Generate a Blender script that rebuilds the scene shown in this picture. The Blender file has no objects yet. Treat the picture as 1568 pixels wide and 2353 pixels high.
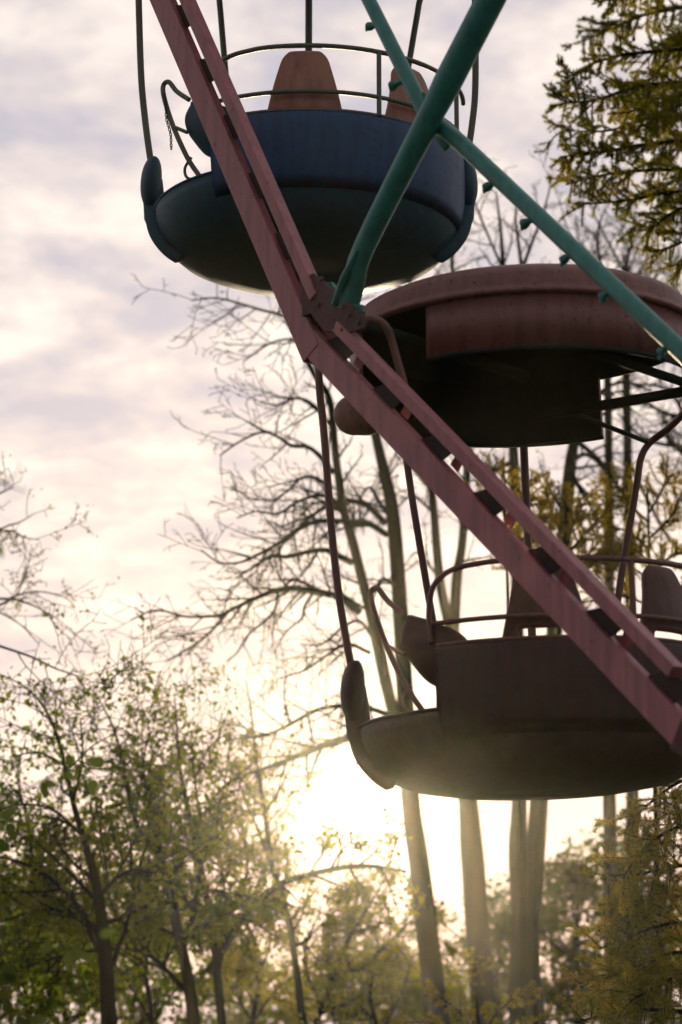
import bpy, math, random
import numpy as np
from mathutils import Vector, Matrix

# ------------------------------------------------------------------ camera, world, sun, exposure
scene = bpy.context.scene
CZ = 4.4
PITCH = math.radians(12.0)
FPX = 5500.0                       # focal length in pixels of a 1568 x 2353 picture
CP, SP = math.cos(PITCH), math.sin(PITCH)

cam_data = bpy.data.cameras.new("camera")
cam = bpy.data.objects.new("camera", cam_data)
scene.collection.objects.link(cam)
scene.camera = cam
cam.location = (0, 0, CZ)
cam.rotation_euler = (math.radians(90) + PITCH, 0, 0)
cam_data.sensor_fit = 'VERTICAL'
cam_data.sensor_height = 36.0
cam_data.lens = FPX / 2353.0 * 36.0
cam_data.clip_start = 0.1
cam_data.clip_end = 2000
cam_data.dof.use_dof = True
cam_data.dof.focus_distance = 14.6
cam_data.dof.aperture_fstop = 1.9
cam_data.dof.aperture_blades = 0

SUN_DIR = Vector((0.0175, 1.0032, 0.088)).normalized()      # towards the sun
SUN_EL = math.asin(SUN_DIR.z)
SUN_AZ = math.atan2(SUN_DIR.x, SUN_DIR.y)

world = bpy.data.worlds.new("World")
scene.world = world
world.use_nodes = True
wn, wl = world.node_tree.nodes, world.node_tree.links
wn.clear()
def W_(t, **kw):
    n = wn.new(t)
    for k, v in kw.items(): setattr(n, k, v)
    return n
def wmath(op, a, b=None, c=None, clamp=False):
    n = W_('ShaderNodeMath', operation=op); n.use_clamp = clamp
    for i, x in enumerate((a, b, c)):
        if x is None: continue
        if isinstance(x, (int, float)): n.inputs[i].default_value = x
        else: wl.new(x, n.inputs[i])
    return n.outputs[0]
out = W_('ShaderNodeOutputWorld'); bg = W_('ShaderNodeBackground')
wl.new(bg.outputs[0], out.inputs[0])
sky = W_('ShaderNodeTexSky', sky_type='NISHITA')
sky.sun_disc = False; sky.sun_elevation = SUN_EL; sky.sun_rotation = SUN_AZ
sky.air_density = 1.2; sky.dust_density = 2.0
geo = W_('ShaderNodeTexCoord')
sep = W_('ShaderNodeSeparateXYZ'); wl.new(geo.outputs['Generated'], sep.inputs[0])
# thin broken cloud sheet: direction projected on a horizontal layer
den = wmath('ADD', wmath('MAXIMUM', sep.outputs[2], 0.0), 0.22)
comb = W_('ShaderNodeCombineXYZ')
wl.new(wmath('DIVIDE', sep.outputs[0], den), comb.inputs[0])
wl.new(wmath('DIVIDE', sep.outputs[1], den), comb.inputs[1])
nz = W_('ShaderNodeTexNoise'); nz.inputs['Scale'].default_value = 7.6; nz.inputs['Detail'].default_value = 6.0
nz.inputs['Roughness'].default_value = 0.60; nz.inputs['Distortion'].default_value = 0.12
mp0 = W_('ShaderNodeMapping'); mp0.inputs['Scale'].default_value = (1.0, 1.12, 1.0); mp0.inputs['Location'].default_value = (3.1, 1.7, 0)
wl.new(comb.outputs[0], mp0.inputs[0]); wl.new(mp0.outputs[0], nz.inputs[0])
ramp = W_('ShaderNodeValToRGB'); wl.new(nz.outputs[0], ramp.inputs[0])
e = ramp.color_ramp.elements
e[0].position = 0.38; e[0].color = (0.46, 0.445, 0.525, 1)
e[1].position = 0.64; e[1].color = (0.84, 0.75, 0.70, 1)
m = ramp.color_ramp.elements.new(0.50); m.color = (0.62, 0.56, 0.575, 1)
# the sheet glows where the low sun stands behind it and is dimmer away from it
dot = W_('ShaderNodeVectorMath', operation='DOT_PRODUCT')
wl.new(geo.outputs['Generated'], dot.inputs[0]); dot.inputs[1].default_value = SUN_DIR
c01 = wmath('MULTIPLY_ADD', dot.outputs['Value'], 0.5, 0.5, clamp=True)
broad = wmath('MULTIPLY_ADD', wmath('POWER', c01, 2.6), 0.62, 0.34)
near = wmath('MULTIPLY', wmath('POWER', c01, 400.0), 0.06)
core = wmath('MULTIPLY', wmath('POWER', c01, 7000.0), 1.8)
gain = wmath('ADD', broad, wmath('ADD', near, core))
cl = W_('ShaderNodeMix', data_type='RGBA', blend_type='MULTIPLY'); cl.inputs[0].default_value = 1.0
wl.new(ramp.outputs[0], cl.inputs[6])
gcol = W_('ShaderNodeCombineColor')
wl.new(gain, gcol.inputs[0])
wl.new(wmath('ADD', broad, wmath('ADD', wmath('MULTIPLY', near, 0.86), wmath('MULTIPLY', core, 0.86))), gcol.inputs[1])
wl.new(wmath('ADD', broad, wmath('ADD', wmath('MULTIPLY', near, 0.62), wmath('MULTIPLY', core, 0.62))), gcol.inputs[2])
wl.new(gcol.outputs[0], cl.inputs[7])
skm = W_('ShaderNodeMix', data_type='RGBA', blend_type='MIX'); skm.inputs[0].default_value = 0.93
sks = W_('ShaderNodeMix', data_type='RGBA', blend_type='MULTIPLY'); sks.inputs[0].default_value = 1.0
sks.inputs[7].default_value = (0.12, 0.12, 0.12, 1)
wl.new(sky.outputs[0], sks.inputs[6])
wl.new(sks.outputs[2], skm.inputs[6]); wl.new(cl.outputs[2], skm.inputs[7])
wl.new(skm.outputs[2], bg.inputs[0]); bg.inputs[1].default_value = 1.0

sun_data = bpy.data.lights.new("sun", 'SUN')
sun_data.energy = 4.5; sun_data.angle = math.radians(0.6); sun_data.color = (1.0, 0.80, 0.52)
sun = bpy.data.objects.new("sun", sun_data); scene.collection.objects.link(sun)
sun.rotation_euler = SUN_DIR.to_track_quat('Z', 'Y').to_euler()
sun.location = (0, 40, 30)

scene.view_settings.view_transform = 'Standard'
scene.view_settings.look = 'None'
scene.view_settings.exposure = 0.45
scene.view_settings.gamma = 1.0
scene.render.engine = 'CYCLES'
scene.cycles.max_bounces = 6
scene.cycles.volume_bounces = 0
scene.cycles.transparent_max_bounces = 4
scene.cycles.caustics_reflective = False
scene.cycles.caustics_refractive = False
scene.cycles.sample_clamp_indirect = 4.0

# ------------------------------------------------------------------ geometry helpers
def ray(px, py):
    u = (px - 784.0) / FPX; v = (1176.5 - py) / FPX
    return Vector((u, CP - v * SP, SP + v * CP))
def P(px, py, Y):                       # point at ground distance Y whose bearing is that of the given pixel
    r = ray(px, py)
    return Vector((0, 0, CZ)) + r * (Y / r.y)

def fast_mesh(name, verts, faces, mats, midx=None, smooth=False):
    me = bpy.data.meshes.new(name)
    verts = np.asarray(verts, dtype=np.float32).reshape(-1, 3)
    if isinstance(faces, np.ndarray): faces = [faces]
    faces = [f for f in faces if len(f)]
    me.vertices.add(len(verts)); me.vertices.foreach_set('co', verts.ravel())
    nl = sum(f.size for f in faces); npoly = sum(len(f) for f in faces)
    me.loops.add(nl); me.polygons.add(npoly)
    me.loops.foreach_set('vertex_index', np.concatenate([f.ravel() for f in faces]).astype(np.int32))
    tot = np.concatenate([np.full(len(f), f.shape[1]) for f in faces])
    st = np.concatenate([[0], np.cumsum(tot)[:-1]])
    me.polygons.foreach_set('loop_start', st.astype(np.int32))
    try: me.polygons.foreach_set('loop_total', tot.astype(np.int32))
    except Exception: pass
    for m_ in mats: me.materials.append(m_)
    if midx is not None: me.polygons.foreach_set('material_index', np.asarray(midx, dtype=np.int32))
    me.polygons.foreach_set('use_smooth', np.full(npoly, smooth))
    me.update(calc_edges=True); me.validate()
    return me

def link(o, parent=None):
    scene.collection.objects.link(o)
    if parent is not None: o.parent = parent
    return o
def thing(name, label, cat, loc, group=None, rot=(0, 0, 0)):
    o = bpy.data.objects.new(name, None); o.empty_display_size = 0.3
    o.location = loc; o.rotation_euler = rot
    o['label'] = label; o['category'] = cat
    if group: o['group'] = group
    return link(o)

class MB:
    """collects simple shapes and links them as one mesh object"""
    def __init__(s): s.v = []; s.f = []; s.m = []; s.sm = []
    def add(s, vs, fs, mi=0, smooth=True):
        b = len(s.v); s.v += [tuple(v) for v in vs]
        for f in fs: s.f.append(tuple(b + i for i in f)); s.m.append(mi); s.sm.append(smooth)
    def tube(s, pts, r, n=12, caps=True, mi=0, flat=1.0, ref=None):
        pts = [Vector(p) for p in pts]; k = len(pts)
        rs = r if isinstance(r, (list, tuple)) else [r] * k
        vs = []
        up = Vector(ref) if ref else Vector((0.13, 0.21, 0.97))
        prev = None
        for i, p in enumerate(pts):
            t = (pts[min(i + 1, k - 1)] - pts[max(i - 1, 0)]).normalized()
            if prev is None:
                a = up.cross(t)
                if a.length < 1e-4: a = Vector((1, 0, 0)).cross(t)
                a.normalize()
            else:
                a = (prev - t * prev.dot(t)).normalized()
            prev = a; b = t.cross(a)
            for j in range(n):
                an = 2 * math.pi * j / n
                vs.append(p + a * math.cos(an) * rs[i] + b * math.sin(an) * rs[i] * flat)
        fs = [(i * n + j, i * n + (j + 1) % n, (i + 1) * n + (j + 1) % n, (i + 1) * n + j) for i in range(k - 1) for j in range(n)]
        s.add(vs, fs, mi, n > 4)
        if caps:
            s.add(vs[:n], [tuple(range(n - 1, -1, -1))], mi, False); s.add(vs[-n:], [tuple(range(n))], mi, False)
    def box(s, c, ax, ay, az, mi=0):
        c = Vector(c); ax, ay, az = Vector(ax), Vector(ay), Vector(az)
        vs = [c + ax * i + ay * j + az * k for i in (-.5, .5) for j in (-.5, .5) for k in (-.5, .5)]
        s.add(vs, [(0, 1, 3, 2), (4, 6, 7, 5), (0, 4, 5, 1), (2, 3, 7, 6), (0, 2, 6, 4), (1, 5, 7, 3)], mi, False)
    def plate(s, poly, thick, mi=0):      # planar polygon, thickness along its normal
        poly = [Vector(p) for p in poly]
        n = (poly[1] - poly[0]).cross(poly[2] - poly[1]).normalized() * thick / 2
        k = len(poly)
        vs = [p + n for p in poly] + [p - n for p in poly]
        fs = [tuple(range(k)), tuple(range(2 * k - 1, k - 1, -1))] + [(i, i + k, (i + 1) % k + k, (i + 1) % k) for i in range(k)]
        s.add(vs, fs, mi, False)
    def revolve(s, prof, a0, a1, n, closed_prof=True, full=False, inner_from=None, mi=0, mi_in=0):
        vs = []; k = len(prof)
        steps = n if full else n + 1
        for i in range(steps):
            a = math.radians(a0 + (a1 - a0) * i / n)
            for (r, z) in prof: vs.append((r * math.cos(a), r * math.sin(a), z))
        fo, fi = [], []
        for i in range(n):
            i2 = (i + 1) % steps
            for j in range(k if closed_prof else k - 1):
                j2 = (j + 1) % k
                f = (i * k + j, i2 * k + j, i2 * k + j2, i * k + j2)
                (fi if (inner_from is not None and j >= inner_from) else fo).append(f)
        b = len(s.v); s.v += vs
        for f in fo: s.f.append(tuple(b + q for q in f)); s.m.append(mi); s.sm.append(True)
        for f in fi: s.f.append(tuple(b + q for q in f)); s.m.append(mi_in); s.sm.append(True)
        if not full and closed_prof:
            for base, rev in ((0, True), ((steps - 1) * k, False)):
                c = tuple(range(k)); c = c[::-1] if rev else c
                s.f.append(tuple(b + base + q for q in c)); s.m.append(mi); s.sm.append(False)
    def build(s, name, mats, parent=None, bevel=0, solid=0, sub=0, origin=None, label=None):
        me = bpy.data.meshes.new(name)
        o_ = Vector(origin) if origin is not None else Vector((0, 0, 0))
        me.from_pydata([tuple(Vector(v) - o_) for v in s.v], [], s.f)
        for m_ in (mats if isinstance(mats, (list, tuple)) else [mats]): me.materials.append(m_)
        me.polygons.foreach_set('material_index', s.m); me.polygons.foreach_set('use_smooth', s.sm)
        me.update(); me.validate()
        o = bpy.data.objects.new(name, me)
        if label: o['label'] = label
        if solid:
            q = o.modifiers.new('solid', 'SOLIDIFY'); q.thickness = solid; q.offset = 0
        if bevel:
            q = o.modifiers.new('bevel', 'BEVEL'); q.width = bevel; q.segments = 2; q.limit_method = 'ANGLE'; q.angle_limit = math.radians(40)
        if sub:
            q = o.modifiers.new('sub', 'SUBSURF'); q.levels = sub; q.render_levels = sub
        return link(o, parent)

def smooth_path(pts, per=6):
    pts = [Vector(p) for p in pts]
    if len(pts) < 3: return pts
    q = [2 * pts[0] - pts[1]] + pts + [2 * pts[-1] - pts[-2]]
    out_ = []
    for i in range(1, len(q) - 2):
        for k in range(per):
            t = k / per
            a, b, c, d = q[i - 1], q[i], q[i + 1], q[i + 2]
            out_.append(0.5 * ((2 * b) + (c - a) * t + (2 * a - 5 * b + 4 * c - d) * t * t + (-a + 3 * b - 3 * c + d) * t ** 3))
    out_.append(pts[-1])
    return out_

# ------------------------------------------------------------------ materials
def new_mat(name):
    m_ = bpy.data.materials.new(name); m_.use_nodes = True
    return m_, m_.node_tree.nodes, m_.node_tree.links
def paint(name, col, col2=None, rough=0.45, scale=7.0, worn=None, wear=0.62, bump=0.15, metallic=0.0, spec=0.5):
    m_, n, l = new_mat(name); b = n['Principled BSDF']
    tc = n.new('ShaderNodeTexCoord')
    nz_ = n.new('ShaderNodeTexNoise'); nz_.inputs['Scale'].default_value = scale; nz_.inputs['Detail'].default_value = 6
    l.new(tc.outputs['Object'], nz_.inputs[0])
    mx = n.new('ShaderNodeMix'); mx.data_type = 'RGBA'
    mx.inputs[6].default_value = (*col, 1); mx.inputs[7].default_value = (*(col2 or tuple(c * 0.7 for c in col)), 1)
    l.new(nz_.outputs[0], mx.inputs[0]); last = mx.outputs[2]
    fine = n.new('ShaderNodeTexNoise'); fine.inputs['Scale'].default_value = scale * 5; fine.inputs['Detail'].default_value = 8
    l.new(tc.outputs['Object'], fine.inputs[0])
    if worn:
        r = n.new('ShaderNodeValToRGB'); r.color_ramp.elements[0].position = wear; r.color_ramp.elements[1].position = wear + 0.06
        l.new(fine.outputs[0], r.inputs[0])
        m2 = n.new('ShaderNodeMix'); m2.data_type = 'RGBA'; m2.inputs[7].default_value = (*worn, 1)
        l.new(r.outputs[0], m2.inputs[0]); l.new(last, m2.inputs[6]); last = m2.outputs[2]
    mp = n.new('ShaderNodeMapping'); mp.inputs['Scale'].default_value = (16, 16, 1.6); l.new(tc.outputs['Object'], mp.inputs[0])
    sn = n.new('ShaderNodeTexNoise'); sn.inputs['Scale'].default_value = 1.3; sn.inputs['Detail'].default_value = 5; l.new(mp.outputs[0], sn.inputs[0])
    sr = n.new('ShaderNodeMapRange'); sr.inputs[1].default_value = .42; sr.inputs[2].default_value = .7; sr.inputs[3].default_value = 0; sr.inputs[4].default_value = .55
    l.new(sn.outputs[0], sr.inputs[0])
    m3 = n.new('ShaderNodeMix'); m3.data_type = 'RGBA'; m3.inputs[7].default_value = (*[c * .35 + .012 for c in col], 1)
    l.new(sr.outputs[0], m3.inputs[0]); l.new(last, m3.inputs[6]); last = m3.outputs[2]
    l.new(last, b.inputs['Base Color'])
    rr = n.new('ShaderNodeMapRange'); rr.inputs[3].default_value = rough - 0.1; rr.inputs[4].default_value = rough + 0.18
    l.new(fine.outputs[0], rr.inputs[0]); l.new(rr.outputs[0], b.inputs['Roughness'])
    b.inputs['Metallic'].default_value = metallic
    b.inputs['Specular IOR Level'].default_value = spec
    bp = n.new('ShaderNodeBump'); bp.inputs['Strength'].default_value = bump; bp.inputs['Distance'].default_value = 0.01
    l.new(fine.outputs[0], bp.inputs['Height']); l.new(bp.outputs[0], b.inputs['Normal'])
    return m_
def leaf_mat(name, c1, c2, trans=0.55, scale=1.3):
    m_, n, l = new_mat(name)
    n.remove(n['Principled BSDF']); o = n['Material Output']
    tc = n.new('ShaderNodeTexCoord'); nz_ = n.new('ShaderNodeTexNoise'); nz_.inputs['Scale'].default_value = scale
    nz_.inputs['Detail'].default_value = 5
    l.new(tc.outputs['Object'], nz_.inputs[0])
    r = n.new('ShaderNodeValToRGB'); r.color_ramp.elements[0].position = 0.38; r.color_ramp.elements[1].position = 0.62
    r.color_ramp.elements[0].color = (*c1, 1); r.color_ramp.elements[1].color = (*c2, 1)
    l.new(nz_.outputs[0], r.inputs[0])
    d = n.new('ShaderNodeBsdfDiffuse'); t = n.new('ShaderNodeBsdfTranslucent'); mx = n.new('ShaderNodeMixShader')
    l.new(r.outputs[0], d.inputs[0])
    br = n.new('ShaderNodeMix'); br.data_type = 'RGBA'; br.blend_type = 'MULTIPLY'; br.inputs[0].default_value = 1.0
    br.inputs[7].default_value = (2.0, 1.9, 1.0, 1); l.new(r.outputs[0], br.inputs[6]); l.new(br.outputs[2], t.inputs[0])
    mx.inputs[0].default_value = trans
    l.new(d.outputs[0], mx.inputs[1]); l.new(t.outputs[0], mx.inputs[2]); l.new(mx.outputs[0], o.inputs[0])
    return m_

M = {}
M['pink'] = paint('pink_paint', (0.52, 0.19, 0.205), (0.40, 0.145, 0.155), rough=0.42, worn=(0.12, 0.06, 0.045), wear=0.66)
M['rust'] = paint('rusty_paint', (0.14, 0.06, 0.055), (0.08, 0.035, 0.035), rough=0.65, worn=(0.06, 0.03, 0.025), wear=0.6, bump=0.3)
M['dark_rust'] = paint('dark_rusty_plate', (0.055, 0.03, 0.028), (0.035, 0.02, 0.02), rough=0.75)
M['teal'] = paint('teal_paint', (0.06, 0.31, 0.27), (0.04, 0.21, 0.185), rough=0.38, worn=(0.05, 0.07, 0.055), wear=0.68)
M['navy'] = paint('navy_paint', (0.035, 0.11, 0.25), (0.022, 0.075, 0.17), rough=0.5, worn=(0.07, 0.055, 0.045), wear=0.62)
M['slate'] = paint('dark_green_paint', (0.025, 0.11, 0.16), (0.018, 0.075, 0.11), rough=0.58, worn=(0.07, 0.055, 0.045), wear=0.62)
M['brown'] = paint('brown_red_paint', (0.10, 0.05, 0.04), (0.06, 0.036, 0.03), rough=0.6, worn=(0.03, 0.02, 0.015), wear=0.68)
M['rose'] = paint('faded_rose_paint', (0.31, 0.135, 0.12), (0.23, 0.10, 0.092), rough=0.5, worn=(0.10, 0.06, 0.045), wear=0.62)
M['inner'] = paint('shade_dark_inner_paint', (0.03, 0.05, 0.042), (0.02, 0.03, 0.026), rough=0.9, spec=0.2)  # dark teal inside colour, with the canopy's inner shade put into it
M['orange'] = paint('faded_orange_paint', (0.52, 0.26, 0.18), (0.40, 0.19, 0.135), rough=0.5, worn=(0.2, 0.1, 0.06), wear=0.66)
M['seat_brown'] = paint('old_brown_seat_paint', (0.16, 0.07, 0.05), (0.1, 0.05, 0.035), rough=0.5)
M['pole'] = paint('grey_green_pole_paint', (0.17, 0.20, 0.15), (0.12, 0.14, 0.11), rough=0.5, worn=(0.1, 0.06, 0.04), wear=0.66)
M['pole_red'] = paint('red_brown_pole_paint', (0.24, 0.12, 0.09), (0.17, 0.085, 0.065), rough=0.5, worn=(0.1, 0.06, 0.04), wear=0.66)
M['steel'] = paint('rim_edge_metal', (0.22, 0.22, 0.2), (0.15, 0.15, 0.14), rough=0.4, metallic=0.6)
M['pan'] = paint('worn_pan_metal', (0.10, 0.10, 0.075), (0.07, 0.07, 0.055), rough=0.7)
M['bark'] = paint('grey_bark', (0.022, 0.03, 0.018), (0.012, 0.016, 0.011), rough=0.9, scale=5, bump=0.8, spec=0.1)
M['twig'] = paint('twig_bark', (0.02, 0.026, 0.016), (0.012, 0.016, 0.010), rough=0.9, scale=4, bump=0.0, spec=0.1)
M['leaf_olive'] = leaf_mat('olive_leaf', (0.03, 0.065, 0.005), (0.125, 0.15, 0.010))
M['leaf_dark'] = leaf_mat('dark_green_leaf', (0.02, 0.042, 0.008), (0.065, 0.08, 0.012), trans=0.45)
M['leaf_gold'] = leaf_mat('golden_leaf', (0.06, 0.075, 0.008), (0.185, 0.17, 0.015))
M['leaf_fresh'] = leaf_mat('fresh_green_leaf', (0.025, 0.05, 0.01), (0.05, 0.065, 0.014))
M['needle'] = leaf_mat('larch_needle', (0.10, 0.115, 0.014), (0.23, 0.19, 0.022), trans=0.5, scale=2.5)
M['needle_gold'] = leaf_mat('golden_larch_needle', (0.15, 0.125, 0.018), (0.27, 0.205, 0.025), trans=0.6, scale=2.5)
M['grass'] = paint('meadow_ground', (0.035, 0.055, 0.02), (0.06, 0.05, 0.025), rough=1.0, scale=0.6, spec=0.1)

# ------------------------------------------------------------------ ground
gb = MB()
N = 24; S = 700
vs = [(-S + 2 * S * i / N, -S + 2 * S * j / N, 0.0) for j in range(N + 1) for i in range(N + 1)]
gb.add(vs, [(j * (N + 1) + i, j * (N + 1) + i + 1, (j + 1) * (N + 1) + i + 1, (j + 1) * (N + 1) + i) for j in range(N) for i in range(N)])
g = gb.build('ground', M['grass']); g['kind'] = 'structure'; g['label'] = 'dark meadow ground below the trees'

# ------------------------------------------------------------------ gondola
D2R = math.radians
def polar(r, az, z): return Vector((r * math.cos(D2R(az)), r * math.sin(D2R(az)), z))
BASE = 0.72                                      # rim plane above the gondola's lowest point

def grid_obj(fn, ns, nt, name, mat, parent, solid, skip=None, sub=1, label=None):
    b = MB(); vs = []
    for j in range(nt + 1):
        for i in range(ns + 1): vs.append(fn(i / ns, j / nt))
    fs = []
    for j in range(nt):
        for i in range(ns):
            if skip and skip((i + .5) / ns, (j + .5) / nt): continue
            fs.append((j * (ns + 1) + i, j * (ns + 1) + i + 1, (j + 1) * (ns + 1) + i + 1, (j + 1) * (ns + 1) + i))
    b.add(vs, fs)
    return b.build(name, mat, parent, solid=solid, sub=sub, label=label)

def make_gondola(label, center, tilt, wallm, bowlm, canm, seatm, polem, lift=0.0, mx=0.07, ht=.25):
    root = thing('gondola', label, 'gondola', Vector(center) - Vector((0, 0, BASE)), 'gondolas hanging from the wheel', (0, tilt, 0))
    O = lambda z: z + BASE
    # bowl
    out_p = [(0.955, -.315), (0.948, -.38), (0.925, -.45), (0.875, -.53), (0.80, -.595), (0.69, -.64), (0.5, -.672), (0.3, -.682), (0.02, -.685)]
    in_p = [(0.02, -.64), (0.5, -.62), (0.72, -.56), (0.83, -.52), (0.89, -.43), (0.92, -.315)]
    b = MB(); b.revolve([(r, O(z)) for r, z in out_p + in_p], 0, 360, 96, full=True, inner_from=8, mi_in=1)
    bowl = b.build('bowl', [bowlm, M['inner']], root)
    for a0, a1 in ((121, 234), (-3, 57)):
        b = MB(); b.revolve([(0.955, O(-.306)), (0.965, O(-.314)), (0.955, O(-.324)), (0.935, O(-.314))], a0, a1, 50)
        b.build('edge_trim', bowlm, bowl)
    # walls
    wp = [(0.921, -.462), (0.952, -.385), (0.966, -.31), (0.978, -.20), (0.978, -.10), (0.972, -.02), (0.962, 0.0), (0.935, -.002), (0.945, -.10), (0.945, -.22), (0.925, -.308)]
    for a0, a1 in ((234, 357), (57, 121)):
        b = MB(); b.revolve([(r, O(z)) for r, z in wp], a0, a1, 60, inner_from=7, mi_in=1)
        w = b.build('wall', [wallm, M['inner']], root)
        b = MB(); b.tube([polar(0.955, a0 + (a1 - a0) * i / 50, O(0.004)) for i in range(51)], 0.012, 8)
        b.build('rim_trim', M['steel'] if wallm is M['navy'] else polem, w)
    # seat backs on the near side
    for az in (269, 315):
        def fn(s, t, az=az):
            w = (0.245 - 0.115 * t) * (1 - 0.35 * max(0, (t - 0.86) / 0.14) ** 2)
            x = (s * 2 - 1) * w
            r = 0.905 - 0.06 * t + 0.03 * math.sin(t * 3.1)
            a = az + math.degrees(x / 0.9)
            return polar(r - 0.10 * x * x * 4, a, O(-.06 + 0.47 * t))
        sk = lambda s, t: (0.11 < t < ht and 0.22 < s < 0.78)
        sb_ = grid_obj(fn, 20, 20, 'backrest', seatm, root, 0.045, sk)
        b = MB(); b.tube([polar(0.895, az - 13 + 26 * i / 10, O(0.085)) for i in range(11)], 0.012, 8)
        b.build('strap', polem, sb_)
    # end lobe of the seat shell, over the entrance
    def lobe(s, t):
        az = 220.5 + 24 * s
        zt = 0.20 * (1 - s) ** 0.6 + 0.0
        if s < .12: zt = 0.20 * (0.93 + 0.07 * s / .12)
        k = max(0.0, 1 - s / 0.62)
        zb = -0.20 + 0.15 * k ** 2.2
        z = zb + (zt - zb) * t
        bul = 0.02 + 0.045 * math.sin(math.pi * min(1, t * 1.15)) * max(0, 1 - 1.6 * s)
        return polar(0.925 + bul - 0.10 * (1 - t) ** 3 - .03 * t, az, O(z))
    grid_obj(lobe, 14, 16, 'armrest', seatm if bowlm is M['brown'] else bowlm, root, 0.05)
    # seats inside
    b = MB()
    b.revolve([(0.92, O(-.28)), (0.92, O(-.24)), (0.56, O(-.24)), (0.56, O(-.28))], 236, 355, 40)
    b.build('bench', M['inner'], root)
    # guard rails
    def arc(r, a0, a1, z, n=30): return [polar(r, a0 + (a1 - a0) * i / n, O(z)) for i in range(n + 1)]
    top = smooth_path([polar(.965, 232.5, O(.02)), polar(.965, 232, O(.16)), polar(.965, 233.5, O(.29)), polar(.965, 237.5, O(.355)), polar(.965, 243, O(.385)), polar(.965, 252, O(.398))], 5) + arc(.965, 256, 357, .40)
    b = MB(); b.tube(top, 0.0145, 8); b.build('guard_rail', polem, root)
    b = MB(); b.tube(arc(.965, 234, 357, .115), 0.0135, 8); b.build('guard_rail', polem, root)
    for az in (296, 340):
        b = MB(); b.tube([polar(.965, az, O(0)), polar(.965, az, O(.40))], 0.015, 8); b.build('rail_post', polem, root)
    # entrance handle and chain
    h = smooth_path([polar(.935, 227, O(-.315)), polar(.965, 222, O(-.18)), polar(1.0, 216, O(.04)), polar(1.02, 211.5, O(.24)), polar(1.02, 210.5, O(.33)), polar(1.0, 212.5, O(.345)), polar(.98, 216, O(.27)), polar(.96, 222, O(.19))], 6)
    b = MB(); b.tube(h, 0.0155, 8)
    b.tube([polar(1.0, 216, O(.04)), polar(.97, 222, O(-.02))], 0.012, 8)
    b.tube(smooth_path([polar(.955, 223.5, O(-.18)), polar(.97, 221, O(-.24)), polar(.96, 221.5, O(-.30)), polar(.935, 225.5, O(-.325))], 5), 0.009, 8)
    b.build('grab_handle', polem, root)
    b = MB()
    for k in range(22):
        zc = 0.26 - 0.0172 * k
        sway = 0.012 * math.sin(k * .5)
        c = polar(1.035 - .02 * k / 22, 212.4 + 4.6 * k / 22 + sway * 40, O(zc))
        tl = Vector((-math.sin(D2R(213)), math.cos(D2R(213)), 0)) if k % 2 else Vector((math.cos(D2R(213)), math.sin(D2R(213)), 0))
        ring = [c + tl * math.cos(q) * 0.0075 + Vector((0, 0, 1)) * math.sin(q) * 0.0125 for q in [2 * math.pi * i / 10 for i in range(11)]]
        b.tube(ring, 0.0028, 5, caps=False)
    b.build('chain', M['rust'], root)
    # hanging poles
    def pole(pts, r=0.021):
        b = MB(); b.tube(smooth_path([Vector((x, y, O(z + lift * max(0, min(1, (z - .6) / .6))))) for x, y, z in pts], 6), r, 12); b.build('hanger_pole', polem, root)
    pole([(-.935, -.04, -.30), (-.965, -.03, -.10), (-1.0, -.02, .10), (-1.035, 0, .35), (-1.06, 0, .60), (-1.08, 0, .9), (-1.10, 0, 1.3), (-1.12, 0, 1.6), (-1.10, 0, 1.76), (-.97, 0, 1.83)])
    pole([(.945, .02, -.30), (.985, .02, .05), (1.02, .02, .28), (1.045, .02, .55), (1.05, .02, 1.0), (1.05, .02, 1.4), (1.05, .02, 1.7), (.97, .02, 1.83)])
    pole([(-.43, .84, -.31), (-.46, .84, .05), (-.54, .85, .65), (-.61, .85, 1.2), (-.63, .80, 1.5), (-.55, .66, 1.6)])
    pole([(.45, .84, -.31), (.48, .84, .05), (.59, .85, .65), (.70, .86, 1.15), (.735, .86, 1.32), (.79, .84, 1.41), (.89, .74, 1.47), (.96, .50, 1.53), (.90, .20, 1.60)])
    b = MB(); b.tube([(mx, .975, O(-.30)), (mx, .985, O(.5)), (mx, .995, O(1.3)), (mx, .985, O(1.80 + lift))], 0.024, 14); b.build('mast', polem, root)
    # rounded pole feet and straps on the hull
    for az, sgn in ((182, 1), (358, -1)):
        c = polar(0.972, az, O(-.115)); e_r = polar(1, az, 0); e_t = Vector((-e_r.y, e_r.x, 0))
        b = MB(); vs = []; nu, nv = 20, 12
        for j in range(nv + 1):
            ph = math.pi * j / nv
            for i in range(nu):
                th = 2 * math.pi * i / nu
                rr = math.sin(ph) ** 0.8
                zz = math.cos(ph) * 0.165
                vs.append(c + e_r * (0.066 * rr * math.cos(th) - 0.05 * math.cos(ph + .9)*0.3) + e_t * 0.13 * rr * math.sin(th) + Vector((0, 0, zz)))
        b.add(vs, [(j * nu + i, j * nu + (i + 1) % nu, (j + 1) * nu + (i + 1) % nu, (j + 1) * nu + i) for j in range(nv) for i in range(nu)])
        b.build('pole_foot', bowlm, root)
        st = [(0.985, -.10), (0.965, -.26), (0.955, -.38), (0.925, -.47), (0.86, -.555), (0.775, -.615)]
        b = MB(); b.tube(smooth_path([polar(r - .004, az + 8 * sgn * max(0, -z - .2), O(z)) for r, z in st], 4), [.068] * 8 + [.06] * 12 + [.03], 12, flat=.5, ref=(0, 1, 0))
        b.build('strap', bowlm, root)
    # canopy
    Z0 = 1.50 + lift
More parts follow.
